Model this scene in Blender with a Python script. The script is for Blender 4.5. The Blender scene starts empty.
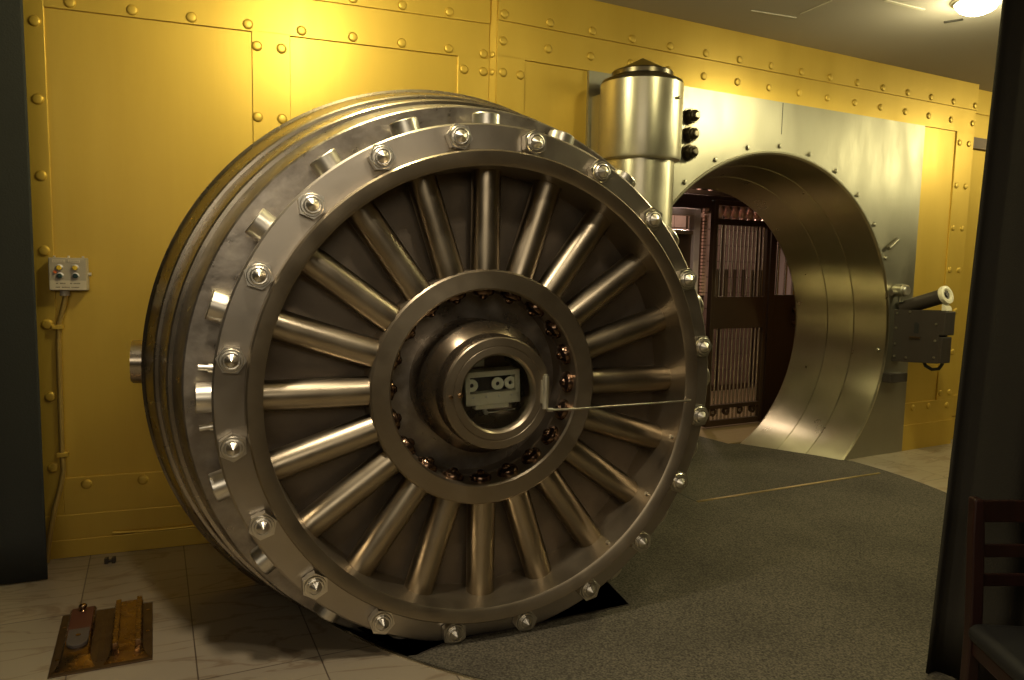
import bpy, bmesh, math, random
from math import sin, cos, pi, radians, sqrt, atan2
from mathutils import Vector, Matrix
random.seed(4)
SC = bpy.context.scene
COL = SC.collection
EYE = 1.64

# ---------------------------------------------------------------- materials
def mat(name, base, metal=0.0, rough=0.5, noise=None, bump=0.0, bscale=60, stretch=(1, 1, 1), aniso=0.0, tangent=None, emit=None, estr=0, spec=0.5, rvar=0.0, col2=None, nscale=3.0):
    m = bpy.data.materials.new(name); m.use_nodes = True
    nt = m.node_tree; N = nt.nodes; L = nt.links
    b = N['Principled BSDF']
    b.inputs['Base Color'].default_value = (*base, 1)
    b.inputs['Metallic'].default_value = metal
    b.inputs['Roughness'].default_value = rough
    b.inputs['Specular IOR Level'].default_value = spec
    tc = N.new('ShaderNodeTexCoord'); mp = N.new('ShaderNodeMapping')
    mp.inputs['Scale'].default_value = stretch
    L.new(tc.outputs['Object'], mp.inputs['Vector'])
    if col2 is not None:
        n = N.new('ShaderNodeTexNoise'); n.inputs['Scale'].default_value = nscale; n.inputs['Detail'].default_value = 6
        n.inputs['Roughness'].default_value = 0.62
        L.new(mp.outputs['Vector'], n.inputs['Vector'])
        r = N.new('ShaderNodeValToRGB')
        r.color_ramp.elements[0].position = 0.32; r.color_ramp.elements[1].position = 0.7
        r.color_ramp.elements[0].color = (*base, 1); r.color_ramp.elements[1].color = (*col2, 1)
        L.new(n.outputs['Fac'], r.inputs['Fac']); L.new(r.outputs['Color'], b.inputs['Base Color'])
    if rvar:
        n2 = N.new('ShaderNodeTexNoise'); n2.inputs['Scale'].default_value = nscale * 1.7; n2.inputs['Detail'].default_value = 5
        L.new(mp.outputs['Vector'], n2.inputs['Vector'])
        mr = N.new('ShaderNodeMapRange'); mr.inputs['From Min'].default_value = .3; mr.inputs['From Max'].default_value = .7
        mr.inputs['To Min'].default_value = max(0.03, rough - rvar); mr.inputs['To Max'].default_value = rough + rvar
        L.new(n2.outputs['Fac'], mr.inputs['Value']); L.new(mr.outputs['Result'], b.inputs['Roughness'])
    if bump:
        n3 = N.new('ShaderNodeTexNoise'); n3.inputs['Scale'].default_value = bscale; n3.inputs['Detail'].default_value = 3
        L.new(mp.outputs['Vector'], n3.inputs['Vector'])
        bp = N.new('ShaderNodeBump'); bp.inputs['Strength'].default_value = bump; bp.inputs['Distance'].default_value = 0.01
        L.new(n3.outputs['Fac'], bp.inputs['Height']); L.new(bp.outputs['Normal'], b.inputs['Normal'])
    if aniso:
        b.inputs['Anisotropic'].default_value = aniso; b.inputs['Anisotropic Rotation'].default_value = .25
        if tangent:
            t = N.new('ShaderNodeTangent'); t.direction_type = 'RADIAL'; t.axis = tangent
            L.new(t.outputs['Tangent'], b.inputs['Tangent'])
    if emit:
        b.inputs['Emission Color'].default_value = (*emit, 1); b.inputs['Emission Strength'].default_value = estr
    return m

M = {}
M['gold'] = mat('gold_paint_metal', (0.56, 0.37, 0.055), .5, .44, bump=.04, bscale=40, stretch=(1, 1, .12), rvar=.06, col2=(0.62, 0.42, 0.07), nscale=2.2)
M['steel'] = mat('machined_steel', (0.50, 0.45, 0.385), .95, .38, aniso=.4, tangent='Z', rvar=.04, col2=(0.44, 0.39, 0.32), nscale=4, bump=.02, bscale=90)
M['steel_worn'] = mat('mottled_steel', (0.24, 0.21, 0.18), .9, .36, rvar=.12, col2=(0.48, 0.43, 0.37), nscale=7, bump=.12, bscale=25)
M['bronze'] = mat('brown_bronze', (0.37, 0.31, 0.225), .95, .38, aniso=.4, tangent='Z', rvar=.05, col2=(0.30, 0.25, 0.18), nscale=5)
M['bossbronze'] = mat('dark_turned_bronze', (0.25, 0.20, 0.145), .95, .27, aniso=.5, tangent='Z', rvar=.03, col2=(0.20, 0.16, 0.115), nscale=5)
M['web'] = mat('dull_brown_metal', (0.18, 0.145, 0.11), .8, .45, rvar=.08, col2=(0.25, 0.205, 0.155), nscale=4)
M['rod'] = mat('polished_rod', (0.41, 0.35, 0.26), 1.0, .32, rvar=.05, col2=(0.36, 0.30, 0.215), nscale=5)
M['chrome'] = mat('bright_steel', (0.74, 0.70, 0.62), 1, .33, rvar=.03)
M['darkbolt'] = mat('dark_oiled_bronze', (0.16, 0.10, 0.065), .95, .2)
M['drum'] = mat('ground_steel_drum', (0.46, 0.40, 0.32), .95, .27, aniso=.3, tangent='Z', rvar=.05, col2=(0.38, 0.33, 0.26), nscale=3)
M['plate'] = mat('brushed_steel_plate', (0.38, 0.355, 0.28), .95, .42, rvar=.08, col2=(0.35, 0.33, 0.255), nscale=1.6, stretch=(1.4, 1, .5), bump=.05, bscale=40)
M['liner'] = mat('turned_steel_liner', (0.50, 0.45, 0.31), 1, .30, aniso=.85, tangent='Z', rvar=.03, col2=(0.43, 0.385, 0.26), nscale=3)
M['hinge'] = mat('satin_steel_hinge', (0.66, 0.62, 0.48), .85, .36, aniso=.5, tangent='Z', rvar=.04, col2=(0.58, 0.54, 0.42), nscale=3)
M['hingetop'] = mat('dark_steel_cap', (0.14, 0.12, 0.085), 1, .3)
M['iron'] = mat('dark_painted_iron', (0.045, 0.036, 0.03), .3, .45, rvar=.08)
M['black'] = mat('black_rubber', (0.012, 0.012, 0.011), 0, .6)
M['glass'] = None
M['ivory'] = mat('ivory_paint', (0.62, 0.57, 0.42), 0, .4)
M['lockcase'] = mat('silvered_lock_case', (0.72, 0.66, 0.48), .3, .4)
M['dial'] = mat('white_dial_enamel', (0.85, 0.82, 0.62), 0, .4)
M['boxgrey'] = mat('grey_switch_case', (0.42, 0.36, 0.28), .1, .5)
M['label'] = mat('pale_label', (0.60, 0.52, 0.40), 0, .6)
M['ink'] = mat('label_ink', (0.09, 0.06, 0.04), 0, .7)
M['yellow'] = mat('yellow_button', (0.75, 0.50, 0.02), 0, .35)
M['green'] = mat('dark_green_button', (0.008, 0.03, 0.03), 0, .3)
M['orange'] = mat('orange_lamp', (0.65, 0.14, 0.03), 0, .4)
M['conduit'] = mat('tarnished_gold_paint', (0.40, 0.27, 0.075), .5, .42)
M['brass'] = mat('worn_brass', (0.36, 0.235, 0.12), 1, .27, rvar=.08, col2=(0.22, 0.135, 0.07), nscale=14, bump=.08, bscale=60)
M['brassdark'] = mat('tarnished_brass', (0.13, 0.085, 0.045), .85, .42, rvar=.1, col2=(0.085, 0.05, 0.028), nscale=10)
M['red'] = mat('red_brown_paint', (0.075, 0.022, 0.013), .1, .5)
M['cap'] = mat('grey_worn_disc', (0.10, 0.09, 0.08), .5, .45, col2=(0.13, 0.11, 0.10), nscale=30)
M['velvet'] = mat('black_velvet', (0.030, 0.027, 0.021), 0, .95, spec=.15, bump=.2, bscale=200)
M['velvetblue'] = mat('blue_black_drape', (0.040, 0.041, 0.038), 0, .95, spec=.15, bump=.2, bscale=120)
M['wood'] = mat('mahogany', (0.022, 0.007, 0.005), 0, .35, col2=(0.013, 0.005, 0.004), nscale=6, stretch=(6, 6, .6), spec=.4)
M['seat'] = mat('black_vinyl', (0.010, 0.0095, 0.009), 0, .6, spec=.3)
M['ceiling'] = mat('ceiling_plaster', (0.47, 0.42, 0.36), 0, .9, bump=.04, bscale=15)
M['ceilseam'] = mat('pale_ceiling_seam', (0.62, 0.57, 0.46), 0, .8)
M['slot'] = mat('dark_slot', (0.05, 0.045, 0.035), 0, .8)
M['pit'] = mat('pit_concrete', (0.03, 0.027, 0.023), 0, .9)
M['strip'] = mat('edge_strip_metal', (0.66, 0.62, 0.48), 1, .3)
M['brassstrip'] = mat('brass_floor_strip', (0.62, 0.47, 0.20), .9, .38)
M['roomwall'] = mat('dark_room_wall', (0.10, 0.075, 0.055), 0, .8)
M['gate'] = mat('gate_steel', (0.55, 0.46, 0.38), .95, .26)
M['gateframe'] = mat('gate_frame_bronze', (0.085, 0.055, 0.032), .75, .4)
M['gatewhite'] = mat('polished_jamb', (0.72, 0.60, 0.54), .6, .32)
M['boxes'] = mat('deposit_box_fronts', (0.30, 0.205, 0.155), .5, .4, col2=(0.21, 0.14, 0.105), nscale=5)
M['parquet'] = mat('vault_wood_floor', (0.25, 0.18, 0.085), 0, .4, col2=(0.17, 0.115, 0.05), nscale=5, stretch=(1, 8, 1))
M['vaultwall'] = mat('vault_paint', (0.26, 0.19, 0.15), 0, .7)
M['lampglow'] = mat('lamp_glass', (1, 1, .9), 0, .4, emit=(1, .93, .62), estr=45)
M['lampglow2'] = mat('pink_lamp_glass', (1, .7, .6), 0, .4, emit=(1, .62, .5), estr=5)
M['crystal'] = mat('pale_finial', (0.60, 0.38, 0.29), .5, .22)

g = bpy.data.materials.new('porthole_glass'); g.use_nodes = True
gb = g.node_tree.nodes['Principled BSDF']
gb.inputs['Base Color'].default_value = (.93, .97, .95, 1); gb.inputs['Roughness'].default_value = .02
gb.inputs['Transmission Weight'].default_value = 1; gb.inputs['IOR'].default_value = 1.45
M['glass'] = g

def marble_mat():
    m = bpy.data.materials.new('veined_marble_tiles'); m.use_nodes = True
    nt = m.node_tree; N = nt.nodes; L = nt.links; b = N['Principled BSDF']
    tc = N.new('ShaderNodeTexCoord'); mp = N.new('ShaderNodeMapping')
    mp.inputs['Location'].default_value = (-.123, -3.05, 0); mp.inputs['Rotation'].default_value = (0, 0, -.08)
    L.new(tc.outputs['Object'], mp.inputs['Vector'])
    br = N.new('ShaderNodeTexBrick'); br.offset = 0; br.inputs['Scale'].default_value = 1
    br.inputs['Mortar Size'].default_value = .003; br.inputs['Brick Width'].default_value = .467; br.inputs['Row Height'].default_value = .82
    br.inputs['Color1'].default_value = (.235, .195, .137, 1); br.inputs['Color2'].default_value = (.26, .215, .152, 1)
    br.inputs['Mortar'].default_value = (.07, .05, .035, 1); br.inputs['Mortar Smooth'].default_value = .2
    L.new(mp.outputs['Vector'], br.inputs['Vector'])
    n = N.new('ShaderNodeTexNoise'); n.inputs['Scale'].default_value = 1.6; n.inputs['Detail'].default_value = 9; n.inputs['Distortion'].default_value = 1.4
    mp2 = N.new('ShaderNodeMapping'); mp2.inputs['Rotation'].default_value = (0, 0, .5); mp2.inputs['Scale'].default_value = (1, 3.2, 1)
    L.new(tc.outputs['Object'], mp2.inputs['Vector']); L.new(mp2.outputs['Vector'], n.inputs['Vector'])
    r = N.new('ShaderNodeValToRGB'); e = r.color_ramp.elements
    e[0].position = .465; e[0].color = (1, 1, 1, 1); e[1].position = .535; e[1].color = (1, 1, 1, 1)
    k = e.new(.495); k.color = (.70, .62, .56, 1)
    L.new(n.outputs['Fac'], r.inputs['Fac'])
    mx = N.new('ShaderNodeMix'); mx.data_type = 'RGBA'; mx.blend_type = 'MULTIPLY'; mx.inputs['Factor'].default_value = 1
    L.new(br.outputs['Color'], mx.inputs['A']); L.new(r.outputs['Color'], mx.inputs['B'])
    L.new(mx.outputs['Result'], b.inputs['Base Color'])
    b.inputs['Roughness'].default_value = .42
    return m
M['marble'] = marble_mat()

def carpet_mat():
    m = bpy.data.materials.new('grey_olive_carpet'); m.use_nodes = True
    nt = m.node_tree; N = nt.nodes; L = nt.links; b = N['Principled BSDF']
    tc = N.new('ShaderNodeTexCoord')
    n = N.new('ShaderNodeTexNoise'); n.inputs['Scale'].default_value = 110; n.inputs['Detail'].default_value = 3
    n2 = N.new('ShaderNodeTexNoise'); n2.inputs['Scale'].default_value = 1.5; n2.inputs['Detail'].default_value = 5
    for q in (n, n2): L.new(tc.outputs['Object'], q.inputs['Vector'])
    r = N.new('ShaderNodeValToRGB'); e = r.color_ramp.elements
    e[0].position = .3; e[0].color = (.034, .030, .023, 1); e[1].position = .7; e[1].color = (.135, .118, .090, 1)
    L.new(n.outputs['Fac'], r.inputs['Fac'])
    r2 = N.new('ShaderNodeValToRGB'); e = r2.color_ramp.elements
    e[0].position = .3; e[0].color = (.72, .72, .70, 1); e[1].position = .7; e[1].color = (1.1, 1.1, 1.05, 1)
    L.new(n2.outputs['Fac'], r2.inputs['Fac'])
    mx = N.new('ShaderNodeMix'); mx.data_type = 'RGBA'; mx.blend_type = 'MULTIPLY'; mx.inputs['Factor'].default_value = 1
    L.new(r.outputs['Color'], mx.inputs['A']); L.new(r2.outputs['Color'], mx.inputs['B'])
    v = N.new('ShaderNodeTexVoronoi'); v.inputs['Scale'].default_value = 2.3; L.new(tc.outputs['Object'], v.inputs['Vector'])
    lt = N.new('ShaderNodeMath'); lt.operation = 'LESS_THAN'; lt.inputs[1].default_value = .018; L.new(v.outputs['Distance'], lt.inputs[0])
    mx2 = N.new('ShaderNodeMix'); mx2.data_type = 'RGBA'; mx2.inputs['B'].default_value = (.7, .68, .55, 1)
    L.new(lt.outputs[0], mx2.inputs['Factor']); L.new(mx.outputs['Result'], mx2.inputs['A'])
    L.new(mx2.outputs['Result'], b.inputs['Base Color'])
    b.inputs['Roughness'].default_value = .95; b.inputs['Specular IOR Level'].default_value = .15
    bp = N.new('ShaderNodeBump'); bp.inputs['Strength'].default_value = .6; bp.inputs['Distance'].default_value = .006
    L.new(n.outputs['Fac'], bp.inputs['Height']); L.new(bp.outputs['Normal'], b.inputs['Normal'])
    return m
M['carpet'] = carpet_mat()

# ---------------------------------------------------------------- mesh helpers
def obj(name, bm, m, parent=None, loc=(0, 0, 0), rot=(0, 0, 0), smooth=None, bevel=0, label=None):
    bmesh.ops.recalc_face_normals(bm, faces=bm.faces[:])
    me = bpy.data.meshes.new(name); bm.to_mesh(me); bm.free()
    me.materials.append(M[m] if isinstance(m, str) else m)
    o = bpy.data.objects.new(name, me); COL.objects.link(o)
    if parent: o.parent = parent
    o.location = loc; o.rotation_euler = rot
    if smooth:
        for p in me.polygons: p.use_smooth = True
        me.set_sharp_from_angle(angle=radians(smooth))
    if bevel:
        b = o.modifiers.new('bevel', 'BEVEL'); b.width = bevel; b.segments = 2; b.limit_method = 'ANGLE'; b.angle_limit = radians(40)
    if label: o['label'] = label
    return o
def tag(o, label, cat, group=None):
    o['label'] = label; o['category'] = cat
    if group: o['group'] = group
    return o
def struct(o): o['kind'] = 'structure'; return o
def empty(name, loc, rz=0):
    o = bpy.data.objects.new(name, None); COL.objects.link(o); o.location = loc; o.rotation_euler = (0, 0, rz); o.empty_display_size = .1
    return o
def inst(src, parent, name=None, loc=None, rot=None):
    o = src.copy(); COL.objects.link(o); o.parent = parent
    if loc is not None: o.location = loc
    if rot is not None: o.rotation_euler = rot
    return o

def box(bm, x0, x1, y0, y1, z0, z1, mtx=None):
    v = [bm.verts.new((x, y, z)) for x in (x0, x1) for y in (y0, y1) for z in (z0, z1)]
    for f in ((0, 1, 3, 2), (4, 6, 7, 5), (0, 4, 5, 1), (2, 3, 7, 6), (0, 2, 6, 4), (1, 5, 7, 3)): bm.faces.new([v[i] for i in f])
    if mtx is not None:
        for q in v: q.co = mtx @ q.co
    return bm
def B(*a, **k): return box(bmesh.new(), *a, **k)
def lathe(prof, n=96, closed=False, bm=None, mtx=None):
    """prof: (r, z) list, revolved about z; closed joins last to first"""
    bm = bm or bmesh.new(); rings = []
    for r, z in prof:
        if r < 1e-6: rings.append([bm.verts.new((0, 0, z))])
        else: rings.append([bm.verts.new((r * cos(2 * pi * i / n), r * sin(2 * pi * i / n), z)) for i in range(n)])
    pairs = list(zip(rings, rings[1:])) + ([(rings[-1], rings[0])] if closed else [])
    for a, b in pairs:
        for i in range(n):
            j = (i + 1) % n
            if len(a) == 1 and len(b) == 1: continue
            if len(a) == 1: bm.faces.new((a[0], b[i], b[j]))
            elif len(b) == 1: bm.faces.new((a[i], a[j], b[0]))
            else: bm.faces.new((a[i], a[j], b[j], b[i]))
    if mtx is not None:
        for ring in rings:
            for q in ring: q.co = mtx @ q.co
    return bm
def cyl(p0, p1, r, n=24, bm=None, r1=None, ch=0):
    p0, p1 = Vector(p0), Vector(p1); d = p1 - p0; l = d.length
    q = d.to_track_quat('Z', 'Y').to_matrix().to_4x4(); q.translation = p0
    r1 = r if r1 is None else r1
    if ch: pr = [(0, 0), (r - ch, 0), (r, ch), (r1, l - ch), (r1 - ch, l), (0, l)]
    else: pr = [(0, 0), (r, 0), (r1, l), (0, l)]
    return lathe(pr, n, bm=bm, mtx=q)
def tube(pts, r, n=10, bm=None):
    bm = bm or bmesh.new(); pts = [Vector(p) for p in pts]; rings = []
    up = None
    for i, p in enumerate(pts):
        t = (pts[min(i + 1, len(pts) - 1)] - pts[max(i - 1, 0)]).normalized()
        if up is None: up = t.orthogonal().normalized()
        up = (up - t * up.dot(t)).normalized(); s = t.cross(up)
        rings.append([bm.verts.new(p + r * (cos(2 * pi * k / n) * up + sin(2 * pi * k / n) * s)) for k in range(n)])
    for a, b in zip(rings, rings[1:]):
        for k in range(n): bm.faces.new((a[k], a[(k + 1) % n], b[(k + 1) % n], b[k]))
    bm.faces.new(rings[0][::-1]); bm.faces.new(rings[-1])
    return bm
def prism(poly, z0, z1, bm=None, mtx=None):
    bm = bm or bmesh.new()
    a = [bm.verts.new((x, y, z0)) for x, y in poly]; b = [bm.verts.new((x, y, z1)) for x, y in poly]
    fs = [bm.faces.new(a[::-1]), bm.faces.new(b)]
    n = len(poly)
    for i in range(n): bm.faces.new((a[i], a[(i + 1) % n], b[(i + 1) % n], b[i]))
    if mtx is not None:
        for q in a + b: q.co = mtx @ q.co
    if n > 4: bmesh.ops.triangulate(bm, faces=fs)
    return bm
def hexprism(bm, r, z0, z1, mtx=None):
    return prism([(r * cos(i * pi / 3), r * sin(i * pi / 3)) for i in range(6)], z0, z1, bm, mtx)

# ---------------------------------------------------------------- frames
WL, OL = .3625, 4.595       # left wall: direction angle, distance
WR, OR = .4965, 4.305       # wall with the doorway
def frame(w, off): return Matrix.Translation((-sin(w) * off, cos(w) * off, 0)) @ Matrix.Rotation(w, 4, 'Z')
FL, FR = frame(WL, OL), frame(WR, OR)
def lw(u, v=0, z=0): return FL @ Vector((u, v, z))     # v is measured from the wall face, negative = into the room
def rw(u, v=0, z=0): return FR @ Vector((u, v, z))
CZ = 3.35
HU = 4.64; HZ = 1.085                                   # centre of the round doorway

# ---------------------------------------------------------------- walls
def rivet_proto():
    return lathe([(0, .010), (.016, .0095), (.023, .008), (.0265, .004), (.028, 0), (.0285, -.002)], 20)
rv_mesh = None
def add_rivets(parent, pts, y):
    global rv_mesh
    for (u, z) in pts:
        if rv_mesh is None:
            o = obj('rivet', rivet_proto(), 'gold', parent, smooth=50); rv_mesh = o
        else:
            o = inst(rv_mesh, parent)
        o.location = (u, y, z); o.rotation_euler = (pi / 2, 0, 0)
        o['label'] = 'domed gold rivet head'

wl = struct(obj('wall_left', B(-.95, 1.552, 0, .25, 0, CZ), 'gold', None, bevel=.002))
wl.matrix_world = FL
S1, S2 = 2.885, 3.095
T1 = -.012
for (a, b, c, d, y) in [(-.832, 1.552, S1, S2 + .01, T1), (-.95, 1.552, S2, CZ, -.024), (-.955, -.832, .235, S2 + .01, T1), (.165, .37, .44, S1 + .01, T1),
                        (1.35, 1.552, .44, S1 + .01, T1), (-.832, 1.552, .235, .44, T1), (-.955, 1.552, .10, .237, -.016), (-.955, 1.552, 0, .10, -.022)]:
    obj('strap_plate', B(a, b, y, .005, c, d), 'gold', wl, bevel=.003)
cols = [2.81 - .3845 * i for i in range(7)]
pts = [(-.714 + .2865 * i, 2.921) for i in range(8)] + [(-.874, z) for z in cols] + [(.192, z) for z in cols[:6]] + [(.322, z) for z in cols[:6]] + \
      [(1.39, z) for z in cols[:6]] + [(1.515, z) for z in [2.915] + cols[:6]] + [(-.72 + .277 * i, .40) for i in range(7)]
pts2 = [(-.714 + .2865 * i, 3.132) for i in range(8)]
add_rivets(wl, pts, T1 - .001); add_rivets(wl, pts2, -.025)
# a thin conduit-like rib lies on the ledge
obj('ledge_rib', tube([(-.60, -.028, .118), (-.4, -.028, .11), (-.1, -.028, .112), (.6, -.028, .11)], .009), 'gold', wl, smooth=60)

# return strip where the two walls meet
pL = Vector((-.18, 4.846)); pR = rw(2.182); pR = Vector((pR.x, pR.y))
wb = bmesh.new()
# wall pieces around the doorway plate, local frame of the right wall
UJ = 2.182
box(wb, UJ, 2.86, 0, .25, 0, CZ); box(wb, 6.38, 7.13, 0, .25, 0, CZ); box(wb, 2.86, 6.38, 0, .25, 2.90, CZ)
wr = struct(obj('wall_back', wb, 'gold', None)); wr.matrix_world = FR
rt = struct(obj('trim_1', prism([(pL.x, pL.y), (pR.x, pR.y), (pR.x + .12, pR.y + .2), (pL.x + .05, pL.y + .2)], 0, CZ), 'gold', None))
rt['label'] = 'narrow gold return strip where the two riveted walls meet'
add_rivets(rt, [], 0)
ang = atan2(pR.y - pL.y, pR.x - pL.x)
for z in [2.915] + cols[:6]:
    o = inst(rv_mesh, rt); mid = (pL + pR) / 2; nn = Vector((sin(ang), -cos(ang)))
    o.location = (mid.x + nn.x * .001, mid.y + nn.y * .001, z); o.rotation_euler = (pi / 2, 0, ang); o.scale = (.7, .7, .8)
S1, S2 = 2.905, 3.115
for (a, b, c, d, y) in [(UJ, 7.13, S1, S2 + .01, T1), (UJ, 7.13, S2, CZ, -.024), (UJ, 2.38, .44, S1 + .01, T1), (6.87, 7.13, .44, S1 + .01, T1),
                        (UJ, 2.86, .235, .44, T1), (6.385, 7.13, .235, .44, T1), (UJ, 2.86, 0, .237, -.02), (6.385, 7.13, 0, .237, -.02)]:
    obj('strap_plate', B(a, b, y, .005, c, d), 'gold', wr, bevel=.003)
row = [2.222 + .3243 * i for i in range(16)]
pts = [(u, 2.998) for u in row] + [(2.225, z) for z in cols[:6]] + [(2.348, z) for z in cols[:6]] + [(6.915, z) for z in cols] + [(7.055, z) for z in cols] + \
      [(6.52, .39), (6.75, .39), (7.03, .38)]
add_rivets(wr, pts, T1 - .001); add_rivets(wr, [(u, 3.155) for u in row], -.025)
# wall carries on, set back, past the corner
ws = struct(obj('wall_right', B(7.13, 9.5, .10, .35, 0, CZ), 'gold', None)); ws.matrix_world = FR
for (c, d) in [(S1, S2), (S2 + .012, CZ), (.235, .44), (0, .223)]:
    obj('strap_plate', B(7.13, 9.5, .085, .105, c, d), 'gold', ws, bevel=.003)
add_rivets(ws, [(7.24, 2.998), (7.24, 3.155), (7.56, 2.998), (7.56, 3.155)], .084)

# ---------------------------------------------------------------- doorway plate and tunnel
vd = empty('vault_doorway', rw(HU, 0, 0), WR)
tag(vd, 'brushed steel face plate with a round stepped tunnel through the gold wall', 'vault doorway')
bm = bmesh.new(); n = 192; R0 = 1.44
x0, x1, z0, z1 = 2.855 - HU, 6.39 - HU, -.5, 2.905
fr, bk, fo, bo = [], [], [], []
for i in range(n):
    a = 2 * pi * i / n; c, s = cos(a), sin(a)
    k = min([(x1 if c > 0 else x0) / c if abs(c) > 1e-9 else 1e9, ((z1 if s > 0 else z0) - HZ) / s if abs(s) > 1e-9 else 1e9])
    fr.append(bm.verts.new((R0 * c, -.022, HZ + R0 * s))); bk.append(bm.verts.new((R0 * c, .05, HZ + R0 * s)))
    fo.append(bm.verts.new((k * c, -.022, HZ + k * s))); bo.append(bm.verts.new((k * c, .05, HZ + k * s)))
for i in range(n):
    j = (i + 1) % n
    bm.faces.new((fr[i], fr[j], fo[j], fo[i])); bm.faces.new((bk[i], bo[i], bo[j], bk[j])); bm.faces.new((fo[i], fo[j], bo[j], bo[i])); bm.faces.new((fr[i], bk[i], bk[j], fr[j]))
# square the four corners
for (cx, cz) in ((x0, z0), (x0, z1), (x1, z0), (x1, z1)):
    v = min(fo, key=lambda q: (q.co.x - cx) ** 2 + (q.co.z - cz) ** 2); v.co.x, v.co.z = cx, cz
    v = min(bo, key=lambda q: (q.co.x - cx) ** 2 + (q.co.z - cz) ** 2); v.co.x, v.co.z = cx, cz
obj('face_plate', bm, 'plate', vd)
prof = [(1.44, 0.024), (1.425, .012), (1.37, -.268), (1.376, -.272), (1.366, -.277), (1.306, -.50), (1.312, -.504), (1.302, -.509), (1.228, -.80), (1.236, -.82), (1.60, -.82), (1.60, -.06), (1.44, -.06)]
obj('tunnel_liner', lathe(prof, 192, closed=True), 'liner', vd, loc=(0, 0, HZ), rot=(pi / 2, 0, 0), smooth=25)
obj('rim_edge', lathe([(1.44, .020), (1.437, .026), (1.448, .027), (1.452, .021)], 192, closed=True), 'strip', vd, loc=(0, 0, HZ), rot=(pi / 2, 0, 0), smooth=40)
obj('plate_seam', B(-.003, .003, -.0235, -.02, HZ + 1.58, 2.9), 'slot', vd)
sc0 = None
for i in range(28):
    a = radians(90.6 + 12.857 * i)
    if sin(a) * 1.49 + HZ < 1.2: continue
    if sc0 is None: sc0 = o = obj('cap_screw', lathe([(0, .018), (.012, .016), (.017, .008), (.017, 0), (.024, 0)], 16), 'plate', vd, smooth=40)
    else: o = inst(sc0, vd)
    o.location = (1.49 * cos(a), -.022, HZ + 1.49 * sin(a)); o.rotation_euler = (pi / 2, 0, 0)
for (u, z) in ((5.96, .95),):
    o = inst(sc0, vd); o.location = (u - HU, -.022, z); o.rotation_euler = (pi / 2, 0, 0)
# loose little hasp on the plate beside the opening
obj('hasp', cyl((5.98 - HU, -.04, 1.83), (6.10 - HU, -.035, 1.91), .020, 12), 'plate', vd, smooth=40)
False and obj('hasp', cyl((6.05 - HU, -.04, 1.50), (6.06 - HU, -.05, 1.60), .014, 12), 'hinge', vd, smooth=40)

# ---------------------------------------------------------------- hinge column
HX, HY = .793, 4.97
hc = empty('hinge_column', (HX, HY, 0), WR)
tag(hc, 'round satin steel hinge column with fat top housing beside the tunnel opening', 'hinge')
obj('post', lathe([(0, 0), (.24, 0), (.24, .05), (.222, .07), (.222, 2.31), (0, 2.31)], 64), 'hinge', hc, smooth=30)
obj('housing', lathe([(0, 2.30), (.24, 2.30), (.256, 2.308), (.262, 2.325), (.262, 2.775), (0, 2.775)], 96), 'hinge', hc, smooth=30)
obj('housing_cap', lathe([(0, 2.775), (.262, 2.775), (.255, 2.795), (.195, 2.825), (.195, 2.850), (.188, 2.858), (.165, 2.864), (0, 2.948)], 96), 'hingetop', hc, smooth=25, label='dark pointed cap')
obj('set_screw', cyl((.09, -.25, 2.67), (.092, -.266, 2.67), .010, 12), 'hingetop', hc)
hp = FR.inverted() @ Vector((HX, HY, 0)); 
obj('bracket', B(-.19, .16, .0, -hp.y - .022, 2.27, 2.74), 'plate', hc, bevel=.01)
obj('bracket', B(-.15, .15, .05, -hp.y - .022, .35, .62), 'plate', hc, bevel=.01)
for z in (2.70, 2.575, 2.45):
    b_ = bmesh.new(); mt = Matrix.Translation((3.72 - hp.x, -hp.y - .022, z)) @ Matrix.Rotation(pi / 2, 4, 'X')
    hexprism(b_, .052, 0, .05, mt); lathe([(.042, .05), (.04, .065), (.028, .07), (.026, .082), (.018, .088), (0, .088)], 20, bm=b_, mtx=mt)
    lathe([(0, -.002), (.062, -.002), (.062, .008), (0, .008)], 24, bm=b_, mtx=mt)
    obj('hex_bolt', b_, 'hingetop', hc, smooth=35, label='dark hexagonal bolt')

# ---------------------------------------------------------------- the vault door
DC = Vector((-.084, 3.2293, 0)); DZ = EYE - .5446; YAW = .3816
vdoor = empty('vault_door', (DC.x, DC.y, 0), YAW)
tag(vdoor, 'huge round steel vault door swung open, radiating rods and hub on its inner face', 'vault door')
DR = (pi / 2, 0, 0); DL = (0, 0, DZ)
def dpart(name, bm, m, smooth=30, bevel=0, label=None, parent=None):
    return obj(name, bm, m, parent or vdoor, DL if parent is None else (0, 0, 0), DR if parent is None else (0, 0, 0), smooth, bevel, label)
# local z points out of the inner face towards the room; t (depth) = -z
NN = 240
dpart('bolt_flange', lathe([(1.004, 0), (1.112, 0), (1.12, -.008), (1.12, -.05), (1.112, -.056), (1.0, -.056)], NN, closed=True), 'steel')
dpart('rim_ring', lathe([(1.004, -.01), (1.003, .074), (.996, .084), (.950, .078), (.939, .070), (.938, -.30), (1.0, -.30)], NN, closed=True), 'bronze', label='raised bronze-brown ring inside the bolt flange')
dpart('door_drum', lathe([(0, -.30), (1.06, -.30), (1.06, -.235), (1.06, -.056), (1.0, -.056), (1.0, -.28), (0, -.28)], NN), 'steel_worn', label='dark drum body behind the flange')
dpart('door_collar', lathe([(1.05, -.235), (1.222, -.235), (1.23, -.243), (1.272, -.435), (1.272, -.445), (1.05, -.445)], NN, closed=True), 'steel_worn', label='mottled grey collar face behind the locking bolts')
dpart('stepped_ring', lathe([(1.05, -.445), (1.288, -.445), (1.296, -.452), (1.336, -.655), (1.336, -.665), (1.05, -.665)], NN, closed=True), 'drum')
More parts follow.
